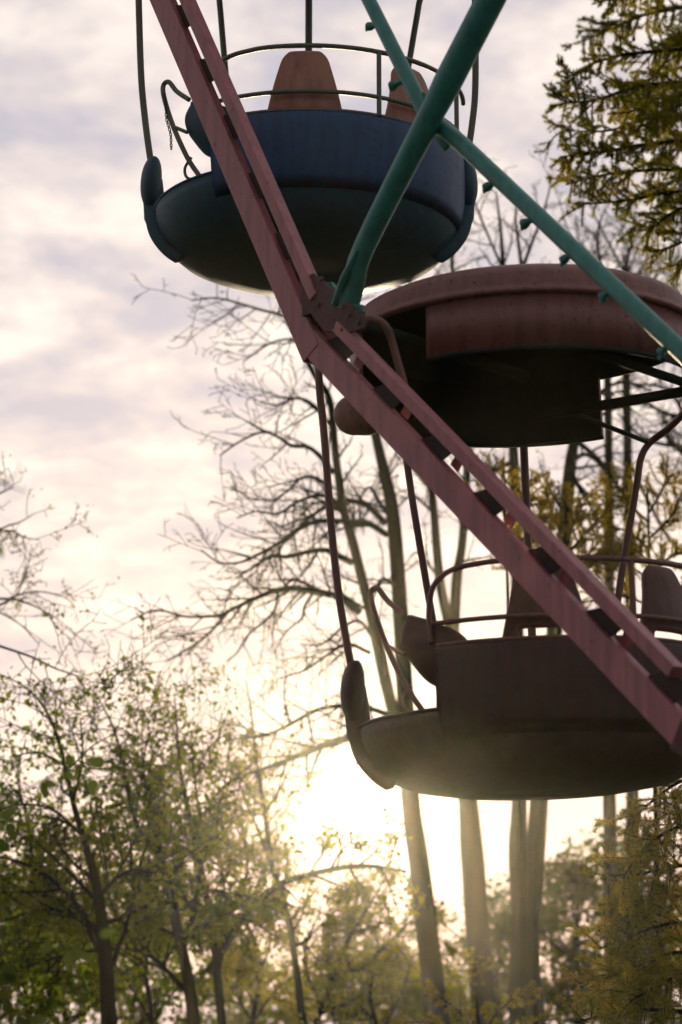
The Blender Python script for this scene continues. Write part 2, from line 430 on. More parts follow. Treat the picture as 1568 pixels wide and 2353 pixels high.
    for a0, a1, zl in ((234, 352, 0.0), (57, 198, -.06)):
        skp = [(0.955, zl), (0.945, .30), (0.925, .30), (0.93, zl + .012)]
        b = MB(); b.revolve([(r, O(Z0 + z)) for r, z in skp], a0, a1, 70, inner_from=2, mi_in=1)
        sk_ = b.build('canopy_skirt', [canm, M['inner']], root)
        b = MB(); b.tube([polar(0.945, a0 + (a1 - a0) * i / 60, O(Z0 + zl)) for i in range(61)], 0.014, 8)
        b.build('hem', M['inner'], sk_)
    cp_ = [(0.950, .285), (0.978, .292), (0.978, .308), (0.955, .322), (0.945, .345), (0.938, .40), (0.905, .445), (0.83, .48), (0.6, .51), (0.01, .53),
           (0.01, .50), (0.4, .49), (0.7, .465), (0.84, .435), (0.905, .39), (0.925, .30)]
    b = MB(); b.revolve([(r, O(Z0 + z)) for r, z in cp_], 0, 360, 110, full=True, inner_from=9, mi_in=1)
    b.build('canopy_roof', [canm, M['inner']], root)
    b = MB()
    b.tube([(.10, .72, O(1.55 + lift)), (1.0, .16, O(1.55 + lift))], 0.03, 10)
    b.tube([(.30, .60, O(1.55 + lift)), (.79, .84, O(1.41 + lift))], 0.015, 8)
    b.tube([(1.0, .16, O(1.55 + lift)), (.3, -.5, O(1.6 + lift))], 0.026, 8)
    b.build('roof_frame', M['inner'], root)
    # little rounded bracket below the canopy's left end
    c = polar(0.90, 184, O(Z0 - .11)); b = MB(); vs = []
    e_r = polar(1, 184, 0); e_t = Vector((-e_r.y, e_r.x, 0)); nu, nv = 18, 12
    for j in range(nv + 1):
        ph = math.pi * j / nv
        for i in range(nu):
            th = 2 * math.pi * i / nu
            vs.append(c + e_r * .15 * math.sin(ph) ** .8 * math.cos(th) + e_t * .12 * math.sin(ph) ** .8 * math.sin(th) + Vector((0, 0, 1)) * math.cos(ph) * 0.115)
    b.add(vs, [(j * nu + i, j * nu + (i + 1) % nu, (j + 1) * nu + (i + 1) % nu, (j + 1) * nu + i) for j in range(nv) for i in range(nu)])
    b.build('roof_bracket', canm, root)
    return root

def cam_pt(px, py, d):           # d = depth along the camera axis
    return Vector((0, 0, CZ)) + ray(px, py) * d
C1 = cam_pt(711, 384, 14.95)
C2 = cam_pt(1240, 1530, 12.79)
make_gondola('dark navy gondola with orange seat backs, higher up and farther left', C1, 0.0, M['navy'], M['slate'], M['navy'], M['orange'], M['pole'], lift=.2, mx=-.02, ht=.17)
make_gondola('brown gondola under a faded rose canopy, hanging lower right in front of the sun', C2, D2R(-1.5), M['brown'], M['brown'], M['rose'], M['seat_brown'], M['pole_red'])

# ------------------------------------------------------------------ the wheel
hu = (C2 - C1); hu.z = 0; hu.normalize()
hn = Vector((-hu.y, hu.x, 0));
if hn.y < 0: hn = -hn
V1 = C2 - hn * 1.39; V1 = Vector((V1.x, V1.y, 0))
def W(px, py, off=0.0):           # point of the wheel's plane seen at a pixel, off metres behind it
    r = ray(px, py); o = Vector((0, 0, CZ))
    t = (V1 + hn * off - o).dot(hn) / r.dot(hn)
    return o + r * t
node = W(770, 738)
wheel = thing('ferris_wheel', 'big wheel of pink lattice rim girders and teal spokes carrying the gondolas', 'ferris wheel', (node.x, node.y, 0))
WO = Vector((node.x, node.y, 0))

def girder(p, q, webs=.8, cw=.092, name='rim_girder'):
    p, q = Vector(p), Vector(q); d = (q - p); L = d.length; d.normalize()
    w = d.cross(hn).normalized()
    if w.x < 0: w = -w                         # towards the hub (upper right)
    # channel on the outer side: face plate + two flanges
    b = MB()
    def bar(off, dep, wd, th, s0=0.0, s1=0.0):
        c = (p + q) / 2 + d * (s0 - s1) / 2 + w * off + hn * dep
        b.box(c, d * (L - s0 - s1), w * wd, hn * th)
    bar(-.03 - cw / 2, 0.0, cw, .012)
    bar(-.025 - cw, .052, .010, .092); bar(-.035, .028, .010, .044)
    root_ = b.build(name, M['pink'], wheel, bevel=.004, origin=WO)
    b = MB()
    c = (p + q) / 2 + w * .094 + hn * (-.01)
    b.box(c, d * (L - .42), w * .060, hn * .075)
    b.build('chord', M['pink'], root_, bevel=.006, origin=WO)
    n = int(L / .45); st = L / n
    for k in range(n):
        c = p + d * (st * (k + .5)) + hn * .028; b = MB()
        b.plate([c - d * .14 - w * .05, c + d * .07 - w * .05, c + d * .13 + w * .07, c - d * .02 + w * .07], .007)
        b.build('cross_plate', M['dark_rust'], root_, origin=WO)
    for k in range(n):
        b = MB(); b.box(p + d * st * (k + .5 + .25) + w * .018 + hn * .082, d * st * webs, w * .11, hn * .006)
        b.build('web_plate', M['pink'], root_, origin=WO)
    return root_
g1a, g1b = W(290, -260), W(741, 782)
g2a, g2b = W(722, 742, .004), W(1600, 1655, .004)
girder(g1a, g1b, .86, .145); girder(g2a, g2b, .14, .135)
girder(g2b + (g2b - g2a).normalized() * .15, W(2300, 2200))
ext = (g1a - g1b); ext.normalize()
girder(g1a + Vector((0, 0, .1)) + ext * .1, g1a + ext * 1.4 + Vector((-.02, 0, 1.9)))

# joint at the node: plates, gussets, bolts
b = MB()
def npt(px, py, off): return W(px, py, off)
b.plate([npt(690, 640, -.03), npt(722, 628, -.03), npt(850, 735, -.03), npt(842, 752, -.03), npt(792, 770, -.03), npt(745, 760, -.03), npt(700, 700, -.03)], .014)
b.plate([npt(684, 650, .09), npt(722, 628, .09), npt(760, 700, .09), npt(800, 775, .09), npt(760, 800, .09), npt(690, 700, .09)], .012)
b.box(npt(735, 690, .03), hu * .16, Vector((0, 0, .16)), hn * .11)
b.box(npt(795, 738, .03), hu * .17 + Vector((0, 0, -.01)), Vector((0, 0, .11)), hn * .12)
for q in ((712, 655), (735, 640), (730, 700), (765, 752), (800, 725), (822, 742), (785, 758)):
    c = npt(q[0], q[1], -.045); b.tube([c, c + hn * .02], .013, 6)
b.build('joint_plate', M['rust'], wheel, bevel=.003, origin=WO)
# axle the gondola hangs from, and its bent hanger
ax0 = npt(800, 735, .03)
hang_c = C2 + Vector((-.045, 0, 1.60))
b = MB(); b.tube([ax0 - hn * .05, ax0.lerp(hang_c, .5), hang_c], .032, 12); b.build('axle', M['inner'], wheel, origin=WO)  # rusty axle in the dark inside colour, shade under the canopy painted on
b = MB(); pp = [npt(818, 735, .02), npt(850, 735, .05), npt(872, 738, .10), npt(891, 756, .14), npt(903, 790, .18), npt(914, 830, .2), npt(928, 880, .22), npt(936, 925, .24)]
b.tube(smooth_path(pp, 5), .021, 12); b.build('hanger_arm', M['pole_red'], wheel, origin=WO)
node1 = g1a + Vector((0, 0, .05))
b = MB(); b.tube([node1, C1 + Vector((0, 0, 1.60))], .032, 12); b.build('axle', M['rust'], wheel, origin=WO)

# spoke
b = MB()
s0, s1 = W(797, 676, -.03), W(1490, -700, -.10)
sw = W(1128, 0, -.045)
b.tube(smooth_path([W(797, 716, .02), W(815, 650, .0), W(838, 566, -.03), W(998, 250, -.05), W(1127, 0, -.05), W(1480, -680, -.05)], 4), [.056] * 9 + [.058, .060, .062, .064] + [.072] * 8, 20)
b.build('spoke', M['teal'], wheel, origin=WO)
b = MB(); b.tube([W(766, 700, -.05), W(790, 640, -.075), W(822, 575, -.075)], [.012, .02, .012], 10); b.build('weld_seam', M['teal'], wheel, origin=WO)
b = MB(); b.plate([npt(748, 655, .0), npt(764, 648, .0), npt(798, 700, .0), npt(835, 700, .0), npt(838, 718, .0), npt(768, 716, .0)], .02); b.build('spoke_gusset', M['teal'], wheel, bevel=.004, origin=WO)
jc = W(1655, 1712)
b = MB(); b.box(jc, hu * .34 - Vector((0, 0, .2)), Vector((0, 0, .2)) + hu * .12, hn * .13); b.build('joint_plate', M['rust'], wheel, bevel=.01, origin=WO)
b = MB(); b.tube([jc, jc + hu * 1.25 + Vector((0, 0, 2.0)), jc + hu * 3.3 + Vector((0, 0, 3.2))], .056, 16); b.build('spoke', M['teal'], wheel, origin=WO)
# inner ring bars
b = MB()
b.tube([W(560, -640, .05), W(833, -30, .05), W(978, 262, .05)], [.04, .036, .040], 16)
b.build('inner_ring_bar', M['teal'], wheel, origin=WO)
b = MB()
b.tube([W(1000, 282, .05), W(1060, 330, .05), W(1568, 808, .05), W(2100, 1330, .05)], [.046, .042, .042, .042], 16)
b.build('inner_ring_bar', M['teal'], wheel, origin=WO)
b = MB()
b.plate([npt(952, 205, .06), npt(985, 215, .06), npt(1018, 268, .06), npt(1020, 290, .06), npt(1050, 318, .06), npt(1022, 348, .06), npt(992, 308, .06), npt(962, 262, .06)], .02)
b.build('inner_gusset', M['teal'], wheel, bevel=.004, origin=WO)
# lamp sockets along the ring bars
def socket(px, py, dx, dy, k):
    a = W(px, py, .05); e_ = W(px + dx, py + dy, .05); d = (e_ - a)
    ln = d.length; d.normalize(); sd_ = d.cross(hn)
    b = MB()
    b.tube([a - d * .02, a + d * ln * .55], [.017, .016], 8)
    b.tube([a + d * ln * .5, a + d * ln * .62, a + d * ln], [.014, .022, .024 + .004 * (k % 2)], 8)
    t = a + d * ln * .9 + sd_ * .018
    b.plate([t, t + d * .022 + sd_ * .006, t + d * .026 - sd_ * .014, t + d * .004 - sd_ * .012], .01)
    b.build('lamp_socket', M['teal'], wheel, origin=WO)
for k, (px, py, dx, dy) in enumerate([(866, 58, -19, 3), (921, 188, -20, 10), (1140, 418, -24, 14), (1226, 502, -23, 14), (1313, 585, -20, 14), (1398, 672, -14, 12), (1530, 800, -12, 12)]):
    socket(px, py, dx, dy, k)

# ------------------------------------------------------------------ trees
def tubes_np(segs, sides):
    s = np.asarray(segs, dtype=np.float64)
    if len(s) == 0: return np.zeros((0, 3)), np.zeros((0, 4), int)
    p0, p1, r0, r1 = s[:, 0:3], s[:, 3:6], s[:, 6], s[:, 7]
    d = p1 - p0; d /= np.linalg.norm(d, axis=1)[:, None] + 1e-9
    ref = np.where(np.abs(d[:, 2:3]) > .9, np.array([[1., 0, 0]]), np.array([[0, 0, 1.]]))
    a = np.cross(d, ref); a /= np.linalg.norm(a, axis=1)[:, None] + 1e-9
    b = np.cross(d, a)
    vs = []
    for pp, rr in ((p0, r0), (p1, r1)):
        for j in range(sides):
            an = 2 * math.pi * j / sides
            vs.append(pp + (a * math.cos(an) + b * math.sin(an)) * rr[:, None])
    V = np.stack(vs, 1).reshape(-1, 3)
    base = np.arange(len(s))[:, None] * (2 * sides)
    F = np.concatenate([base + np.array([[j, (j + 1) % sides, sides + (j + 1) % sides, sides + j]]) for j in range(sides)], 0)
    return V, F

def leaves_np(rng, pts, size, aspect=.6, jitter=.0, droop=0.0):
    n = len(pts); pts = np.asarray(pts, dtype=np.float64)
    if n == 0: return np.zeros((0, 3)), np.zeros((0, 4), int)
    d = rng.normal(size=(n, 3)); d[:, 2] -= droop; d /= np.linalg.norm(d, axis=1)[:, None]
    q = rng.normal(size=(n, 3)); a = np.cross(d, q); a /= np.linalg.norm(a, axis=1)[:, None] + 1e-9
    s = size * rng.uniform(.6, 1.35, n)[:, None]
    c = pts + (rng.normal(size=(n, 3)) * jitter if jitter else 0)
    bend = np.cross(a, d) * s * .12
    V = np.stack([c, c + d * s * .5 + a * s * aspect * .5 + bend, c + d * s, c + d * s * .45 - a * s * aspect * .5 + bend], 1).reshape(-1, 3)
    F = np.arange(n)[:, None] * 4 + np.array([[0, 1, 2, 3]])
    return V, F

class Tree:
    def __init__(s, seed):
        s.r = random.Random(seed); s.rng = np.random.default_rng(seed)
        s.thick = []; s.twigs = []; s.leafpts = []; s.trunkpaths = []
    def limb(s, path, radii, spawn=2.2, child_len=1.2, level=1, up=.25, spread=1.0, start=.1, leaf=0, wig=.12, side=None):
        path = smooth_path(path, 6); k = len(path)
        rs = np.interp(np.linspace(0, 1, k), np.linspace(0, 1, len(radii)), radii)
        s.trunkpaths.append((path, list(rs)))
        acc = 0
        for i in range(k - 1):
            dv = path[i + 1] - path[i]; L = dv.length
            if i / k < start: continue
            acc += L * spawn
            while acc > 0:
                if acc < 1 and s.r.random() > acc: acc = 0; break
                acc -= 1
                t = s.r.random(); p = path[i].lerp(path[i + 1], t)
                s.child(p, dv.normalized(), child_len * s.r.uniform(.5, 1.25) * (1 - .35 * i / k), min(rs[i] * .55, .012 + .012 * child_len), level, up, spread, leaf, wig, side)
    def child(s, p, d, L, r, level, up, spread, leaf, wig, side=None):
        R = s.r
        ax = Vector((R.gauss(0, 1), R.gauss(0, 1) * .8, R.gauss(0, 1))); ax = ax - d * ax.dot(d)
        if ax.length < 1e-3: return
        ax.normalize()
        nd = (d * R.uniform(.35, 1.0) + ax * R.uniform(.6, 1.3) * spread)
        if side is not None: nd += Vector(side) * .6
        nd.normalize()
        s.branch(Vector(p), nd, L, r, level, up, spread, leaf, wig)
    def branch(s, p, d, L, r, level, up, spread, leaf, wig):
        R = s.r
        n = max(4, int(L / .085)); st = L / n; d = d.copy(); wig = wig * .8
        curve = Vector((R.gauss(0, 1), R.gauss(0, 1), R.gauss(0, 1) * .6)) * wig * .8
        for i in range(n):
            d = d + Vector((R.gauss(0, wig), R.gauss(0, wig), R.gauss(0, wig) + up * .12)) + curve * .25
            d.normalize()
            q = p + d * st
            ra = r * (1 - i / n * .72); rb = r * (1 - (i + 1) / n * .72)
            s.twigs.append((*p, *q, max(ra, .0044), max(rb, .0034)))
            if level > 0 and i > 0:
                if R.random() < (.62 if level > 1 else .55):
                    s.child(q, d, L * R.uniform(.28, .6) * (1 - .4 * i / n), rb * .62, level - 1, up, spread, leaf, wig)
            if leaf and level <= 1:
                lf = leaf * 1.9
                for _ in range(int(lf) + (R.random() < lf % 1)):
                    s.leafpts.append(tuple(p.lerp(q, R.random()) + Vector((R.gauss(0, .05), R.gauss(0, .05), R.gauss(0, .05)))))
            p = q
    def clump(s, c, rad, n):
        s.leafpts += [tuple(x) for x in (s.rng.normal(size=(n, 3)) * np.array(rad) * .5 + np.array(c))]
    def thin(s, lo, hi, keep):
        q = []
        for p in s.leafpts:
            d = Vector(p) - Vector((0, 0, CZ)); dep = d.y * CP + d.z * SP
            py = 1176.5 - (d.z * CP - d.y * SP) / dep * FPX
            f = min(1, max(0, (py - hi) / (lo - hi)))
            if s.r.random() < keep + (1 - keep) * f: q.append(p)
        s.leafpts = q
    def build(s, name, label, cat, group, bark, leafm=None, leaf_size=.06, aspect=.65, base=None, trunk_label=None, droop=.2):
        if base is None:
            p0 = s.trunkpaths[0][0][0]; base = Vector((p0.x, p0.y, 0))
        root = thing(name, label, cat, base, group)
        b = MB()
        for path, rs in s.trunkpaths: b.tube(path, [max(x, .004) for x in rs], 10, caps=True)
        b.build('trunk', bark, root, origin=base)
        V1_, F1_ = tubes_np(s.twigs, 4)
        V2_, F2_ = leaves_np(s.rng, s.leafpts, leaf_size, aspect, droop=droop)
        V = np.concatenate([V1_, V2_]); F = np.concatenate([F1_, F2_ + len(V1_)])
        if len(F):
            mi = np.concatenate([np.zeros(len(F1_), int), np.ones(len(F2_), int)])
            me = fast_mesh('crown', V - np.array(base), [F.astype(int)], [M['twig']] + ([leafm] if leafm else [M['twig']]), mi)
            link(bpy.data.objects.new('crown', me), root)
        return root

def PP(pts, Y, dY=0.0, x0=0):
    n = len(pts) - 1
    return [P(x, y, Y + dY * i / max(1, n)) for i, (x, y) in enumerate(pts)]
def to_ground(pts):           # continue a trunk down to the ground
    a, b_ = pts[0], pts[1]
    return [Vector((a.x + (a.x - b_.x) * .3, a.y, -.2))] + pts
def pxr(Y, *w): return [x * Y * 1.02 / FPX for x in w]    # half widths in pixels -> metres

# bare tree behind the lower gondola's left edge, with long limbs reaching left
Y = 30
t = Tree(1)
t.limb(to_ground(PP([(1018, 2500), (1000, 2300), (965, 2000), (942, 1820), (926, 1500), (905, 1200), (882, 1080), (855, 960), (845, 860), (836, 760)], Y)), pxr(Y, 38, 29, 26, 23, 21, 18, 16, 13, 9, 5, 3), spawn=3.5, child_len=.9, level=2, start=.6)
t.limb(PP([(958, 1800), (905, 1640), (868, 1480), (850, 1400), (812, 1250), (790, 1170), (772, 1050), (758, 920), (722, 860), (690, 790), (672, 700), (664, 670)], Y, -1.5), pxr(Y, 16, 14, 13, 12, 11, 10, 9, 8, 6, 5, 3, 2), spawn=3.5, child_len=.8, level=2, start=.25)
LB = [([(827, 1407), (783, 1374), (721, 1359), (670, 1352), (627, 1359), (583, 1377), (528, 1403), (506, 1414), (430, 1417), (360, 1402), (300, 1425)], (7, 6, 5, 4, 3, 2, 1.2), -1.5),
      ([(528, 1403), (474, 1461), (415, 1501), (380, 1520)], (3, 2, 1), -2),
      ([(889, 1228), (845, 1202), (805, 1199), (736, 1197), (692, 1213), (645, 1246), (612, 1264), (561, 1290), (506, 1293), (463, 1264)], (6, 5, 4, 3, 2, 1.2), -2.5),
      ([(885, 1202), (845, 1162), (802, 1151), (765, 1157), (729, 1177), (685, 1213), (612, 1271), (583, 1319), (517, 1359)], (6, 5, 4, 3, 2, 1.2), 1.5),
      ([(765, 1086), (736, 1049), (707, 1027), (670, 1024), (641, 1005), (605, 993), (554, 1013), (506, 1046)], (5, 4, 3, 2.2, 1.4), -1.5),
      ([(758, 1118), (721, 1097), (690, 1100), (663, 1126), (620, 1150), (560, 1140)], (4, 3, 2, 1.2), 1),
      ([(809, 1293), (773, 1275), (747, 1264), (707, 1268), (660, 1279), (623, 1279), (580, 1305), (540, 1330)], (6, 5, 4, 3, 1.5), -1),
      ([(741, 1360), (700, 1340), (672, 1333), (645, 1357)], (3, 3, 2), -.5),
      ([(640, 1355), (632, 1400), (605, 1430), (570, 1460), (545, 1500), (520, 1520)], (3, 2.5, 2, 1), .5),
      ([(720, 1362), (700, 1395), (695, 1420), (660, 1450), (630, 1500)], (3, 2.5, 2, 1), .5),
      ([(672, 735), (640, 722), (600, 712), (560, 700), (500, 685), (440, 690)], (3, 2.5, 2, 1.2), -1.2),
      ([(735, 860), (700, 800), (670, 780), (620, 790), (560, 830)], (3, 2.5, 2, 1.2), -1),
      ([(690, 800), (705, 760), (745, 740), (800, 700), (860, 680)], (3, 2.5, 2, 1.2), 1),
      ([(762, 980), (720, 930), (680, 915), (640, 930), (600, 925)], (3.5, 3, 2, 1.2), -1.4),
      ([(790, 1180), (750, 1140), (690, 1150), (640, 1180), (590, 1175), (545, 1190)], (4, 3, 2, 1.2), -2),
      ([(905, 1200), (870, 1150), (850, 1120), (830, 1140)], (4, 3, 2), 1), ([(915, 1350), (880, 1330), (860, 1360)], (4, 3, 2), 1),
      ([(850, 1500), (800, 1480), (760, 1500), (700, 1540), (640, 1560)], (3.5, 3, 2, 1), -1),
      ([(872, 1490), (830, 1430), (790, 1440), (740, 1480), (690, 1480)], (3.5, 3, 2, 1), -1),
      ([(940, 1760), (860, 1700), (835, 1692), (770, 1702), (700, 1732), (620, 1762), (540, 1792), (480, 1840)], (7, 6, 6, 5, 4, 3, 2), -1),
      ([(940, 1660), (835, 1625), (740, 1628), (660, 1668), (600, 1692), (520, 1700)], (5, 4, 4, 3, 2, 1), -2)]
for pts, w, dY in LB:
    t.limb(PP(pts, Y - .6, dY), [max(x, .008) for x in pxr(Y, *[q * 1.3 for q in w])], spawn=11, child_len=.8, level=2, up=.0, start=.05, spread=.75, wig=.075)
for _ in range(500): pass
t.build('bare_tree', 'tall bare forked tree whose long leafless limbs reach left beside the lower gondola', 'tree', 'leafless trees behind the wheel', M['bark'])

Y = 33
t = Tree(2)
t.limb(to_ground(PP([(1128, 2500), (1110, 2300), (1088, 2000), (1075, 1830), (1055, 1600), (1042, 1480), (1012, 1340), (998, 1180), (990, 1080), (985, 980), (960, 800), (942, 640), (935, 560)], Y)), pxr(Y, 36, 31, 28, 26, 20, 15, 12, 10, 8, 7, 5, 4, 3), spawn=4.5, child_len=1.0, level=2, start=.55)
t.limb(PP([(1042, 1480), (1050, 1330), (1064, 1230), (1075, 1000), (1060, 800), (1040, 620), (1036, 540), (1030, 480)], Y, 1), pxr(Y, 13, 12, 10, 9, 7, 5, 3, 2), spawn=4.5, child_len=1.0, level=2, start=.1)
for pts in ([(985, 980), (930, 1010), (890, 1080), (850, 1130)], [(998, 1180), (950, 1140), (920, 1160), (870, 1210)], [(945, 680), (900, 650), (860, 660)], [(950, 720), (990, 650), (1020, 600)], [(1010, 1330), (960, 1270), (930, 1300)], [(1064, 1230), (1110, 1160), (1130, 1080)]):
    t.limb(PP(pts, Y, .5), pxr(Y, 4, 3, 2, 1.4), spawn=8, child_len=.8, level=2, up=.1)
t.build('bare_tree', 'slim bare tree directly right of the sun gap, its fork vanishing behind the pink girder', 'tree', 'leafless trees behind the wheel', M['bark'])

Y = 31
t = Tree(3)
t.limb(to_ground(PP([(1218, 2500), (1210, 2300), (1200, 2160), (1190, 1960), (1194, 1830), (1190, 1500), (1186, 1200), (1180, 1040), (1170, 800), (1157, 610), (1150, 520), (1140, 440)], Y)), pxr(Y, 50, 44, 39, 22, 20, 15, 14, 13, 9, 6, 4, 2), spawn=4.5, child_len=1.0, level=2, start=.6)
t.limb(PP([(1205, 2200), (1228, 1990), (1240, 1830), (1270, 1500), (1295, 1250), (1310, 1080), (1320, 1010), (1335, 900)], Y, 1), pxr(Y, 26, 23, 21, 19, 17, 15, 12, 8), spawn=3.5, child_len=1.0, level=2, start=.4)
t.limb(PP([(1157, 620), (1130, 560), (1105, 500), (1085, 450), (1078, 420)], Y), pxr(Y, 4, 3, 3, 2, 1.4), spawn=9, child_len=.8, level=2)
t.limb(PP([(1200, 620), (1222, 560), (1245, 500), (1262, 440), (1268, 400)], Y), pxr(Y, 5, 4, 3, 2, 1.4), spawn=9, child_len=.8, level=2)
t.limb(PP([(1200, 620), (1192, 560), (1185, 500), (1190, 460)], Y), pxr(Y, 5, 4, 3, 2), spawn=9, child_len=.8, level=2)
for pts in ([(1312, 1060), (1350, 1045), (1400, 1090), (1450, 1160), (1500, 1230)], [(1322, 1010), (1380, 1060), (1430, 1130), (1470, 1140)], [(1300, 1180), (1260, 1120), (1240, 1060)], [(1310, 1080), (1350, 1150), (1380, 1160), (1440, 1140)], [(1320, 1000), (1370, 960), (1440, 930), (1500, 930)], [(1330, 940), (1420, 880), (1500, 900)], [(1180, 1060), (1130, 1080), (1090, 1060)]):
    t.limb(PP(pts, Y, .8), pxr(Y, 7, 5, 4, 3, 2), spawn=8, child_len=.8, level=2, up=.1)
t.build('bare_tree', 'thick bare tree with two trunks side by side under the lower gondola', 'tree', 'leafless trees behind the wheel', M['bark'])

Y = 36
for i, (pts, lab) in enumerate([
    ([(1420, 2500), (1400, 1800), (1400, 1200), (1395, 800), (1385, 660), (1378, 600), (1372, 540), (1390, 480)], 'slender bare tree rising behind the middle of the rose canopy'),
    ([(1460, 2500), (1450, 1500), (1440, 900), (1432, 690), (1440, 610), (1455, 540), (1460, 480)], 'slender bare tree right behind the teal bar, under the yellow larch crown'),
    ([(1680, 2500), (1660, 1800), (1620, 1400), (1590, 1000), (1560, 750), (1545, 640), (1540, 560)], 'bare tree at the right edge with branches arching left below the canopy')]):
    t = Tree(10 + i)
    t.limb(to_ground(PP(pts, Y + i)), pxr(Y, 22, 18, 14, 10, 7, 5, 3.5, 2), spawn=6.5, child_len=1.3, level=2, start=.45)
    x, y = pts[4]
    t.limb(PP([(x, y + 20), (x - 40, y - 50), (x - 75, y - 120), (x - 100, y - 200)], Y), pxr(Y, 4, 3, 2, 1), spawn=9, child_len=.9, level=2)
    t.limb(PP([(x, y + 60), (x + 50, y - 20), (x + 80, y - 90)], Y), pxr(Y, 4, 3, 2, 1), spawn=9, child_len=.9, level=2)
    if i == 2:
        for pp_ in ([(1600, 1290), (1540, 1240), (1480, 1130), (1440, 1040)], [(1600, 1030), (1520, 1020), (1470, 1000), (1420, 950)], [(1600, 960), (1530, 950), (1470, 915), (1425, 900)], [(1610, 1100), (1540, 1010), (1490, 990)], [(1590, 1000), (1540, 900), (1450, 880)]):
            t.limb(PP(pp_, Y + i, -1.5), pxr(Y, 7, 5, 4, 3), spawn=3.5, child_len=.9, level=2, up=.0)
    t.build('bare_tree', lab, 'tree', 'leafless trees behind the wheel', M['bark'])

# leafy trees on the left
def leafy(seed, Y, trunks, label, leafm, leaf=3, size=.066, spawn=5, clen=.9, start=.15, clumps=(), name='leafy_tree', group='leafy trees low in front of the sunset'):
    t = Tree(seed)
    for i, (pts, w) in enumerate(trunks):
        pp_ = PP(pts, Y, 0 if i == 0 else t.r.uniform(-1.2, 1.2))
        if i == 0: pp_ = to_ground(pp_)
        t.limb(pp_, pxr(Y, *[q * .8 for q in w]), spawn=spawn * 1.9, child_len=clen, level=2, up=.2, start=start if i else max(start, .3), leaf=leaf, wig=.15)
    for (x, y, dY, rx, n) in clumps:
        c = P(x, y, Y + dY); rr = rx * Y / FPX
        t.clump(c, (rr, rr * 1.2, rr * .7), n)
    t.thin(2080, 1650, .16)
    return t.build(name, label, 'tree', group, M['bark'], leafm, size)

leafy(21, 24, [([(252, 2500), (248, 2300), (240, 2180), (225, 2050), (200, 1950), (170, 1850), (140, 1720), (110, 1640), (60, 1580), (-20, 1540)], (26, 24, 22, 19, 14, 10, 8, 6, 4, 2, 1.5)),
               ([(-30, 1475), (66, 1507), (128, 1536), (175, 1554), (197, 1583)], (4, 3, 2, 1.5)),
               ([(240, 2170), (160, 2060), (70, 1990), (-40, 1960)], (9, 7, 5, 3)), ([(236, 2200), (180, 2110), (100, 2090), (0, 2120)], (8, 6, 4, 3)),
               ([(245, 2250), (290, 2130), (310, 2050), (330, 1960), (380, 1900)], (8, 6, 4, 3)), ([(225, 2060), (300, 2000), (400, 2020)], (7, 5, 3)), ([(190, 1920), (120, 1860), (40, 1850), (-30, 1880)], (5, 4, 3, 2)), ([(150, 1760), (90, 1730), (20, 1740)], (4, 3, 2)), ([(170, 1840), (190, 1740), (185, 1650)], (4, 3, 2)), ([(240, 2180), (130, 2200), (40, 2230)], (6, 4, 3))],
      'dark leafy tree at the far left with a thick straight trunk', M['leaf_olive'], leaf=1.35, spawn=4.6, clen=1.1)
leafy(22, 25.5, [([(446, 2500), (440, 2300), (400, 2100), (375, 1990), (310, 1880), (270, 1700), (235, 1620), (200, 1570)], (24, 21, 17, 14, 10, 6, 4, 2, 1.4)),
                 ([(420, 2180), (450, 2080), (460, 1950), (455, 1850), (440, 1740)], (10, 8, 6, 4, 2)), ([(375, 1990), (350, 1850), (330, 1760), (345, 1680)], (7, 5, 3, 2)),
                 ([(440, 2290), (350, 2200), (290, 2180)], (8, 6, 4)), ([(310, 1880), (330, 1780), (380, 1700)], (4, 3, 2)), ([(400, 2100), (480, 2050), (560, 2060)], (5, 4, 2)), ([(445, 1800), (480, 1720), (530, 1680)], (3, 2, 1.5))],
      'leafy tree second from the left leaning towards its neighbour', M['leaf_olive'], leaf=1.35, spawn=4.6, clen=1.1)
leafy(23, 27, [([(525, 2500), (510, 2350), (490, 2150), (455, 1960), (430, 1850), (412, 1750), (405, 1640), (400, 1590)], (16, 14, 12, 10, 8, 6, 3, 1.5)),
               ([(500, 2250), (520, 2100), (500, 1900), (520, 1780), (530, 1680)], (7, 5, 4, 3, 2)), ([(490, 2160), (440, 2030), (380, 1900), (360, 1800)], (6, 5, 3, 2)),
               ([(480, 2235), (560, 2110), (630, 2042), (700, 2012), (830, 1990), (935, 2003)], (12, 11, 10, 8, 7, 4))],
      'golden leafy tree left of the sun with one limb reaching across to the right', M['leaf_gold'], leaf=1.1, spawn=4.4, clen=.8)
leafy(24, 29, [([(705, 2500), (690, 2300), (662, 2110), (628, 2000), (606, 1850), (590, 1750), (578, 1640), (565, 1560)], (13, 12, 10, 9, 7, 5, 3, 1.5)),
               ([(628, 2000), (590, 1900), (560, 1830), (540, 1740)], (5, 4, 3, 2)), ([(610, 1870), (650, 1800), (680, 1740)], (4, 3, 2))],
      'thin half leafless tree just left of the bright sun gap', M['leaf_gold'], leaf=.35, spawn=4.0, clen=.8)
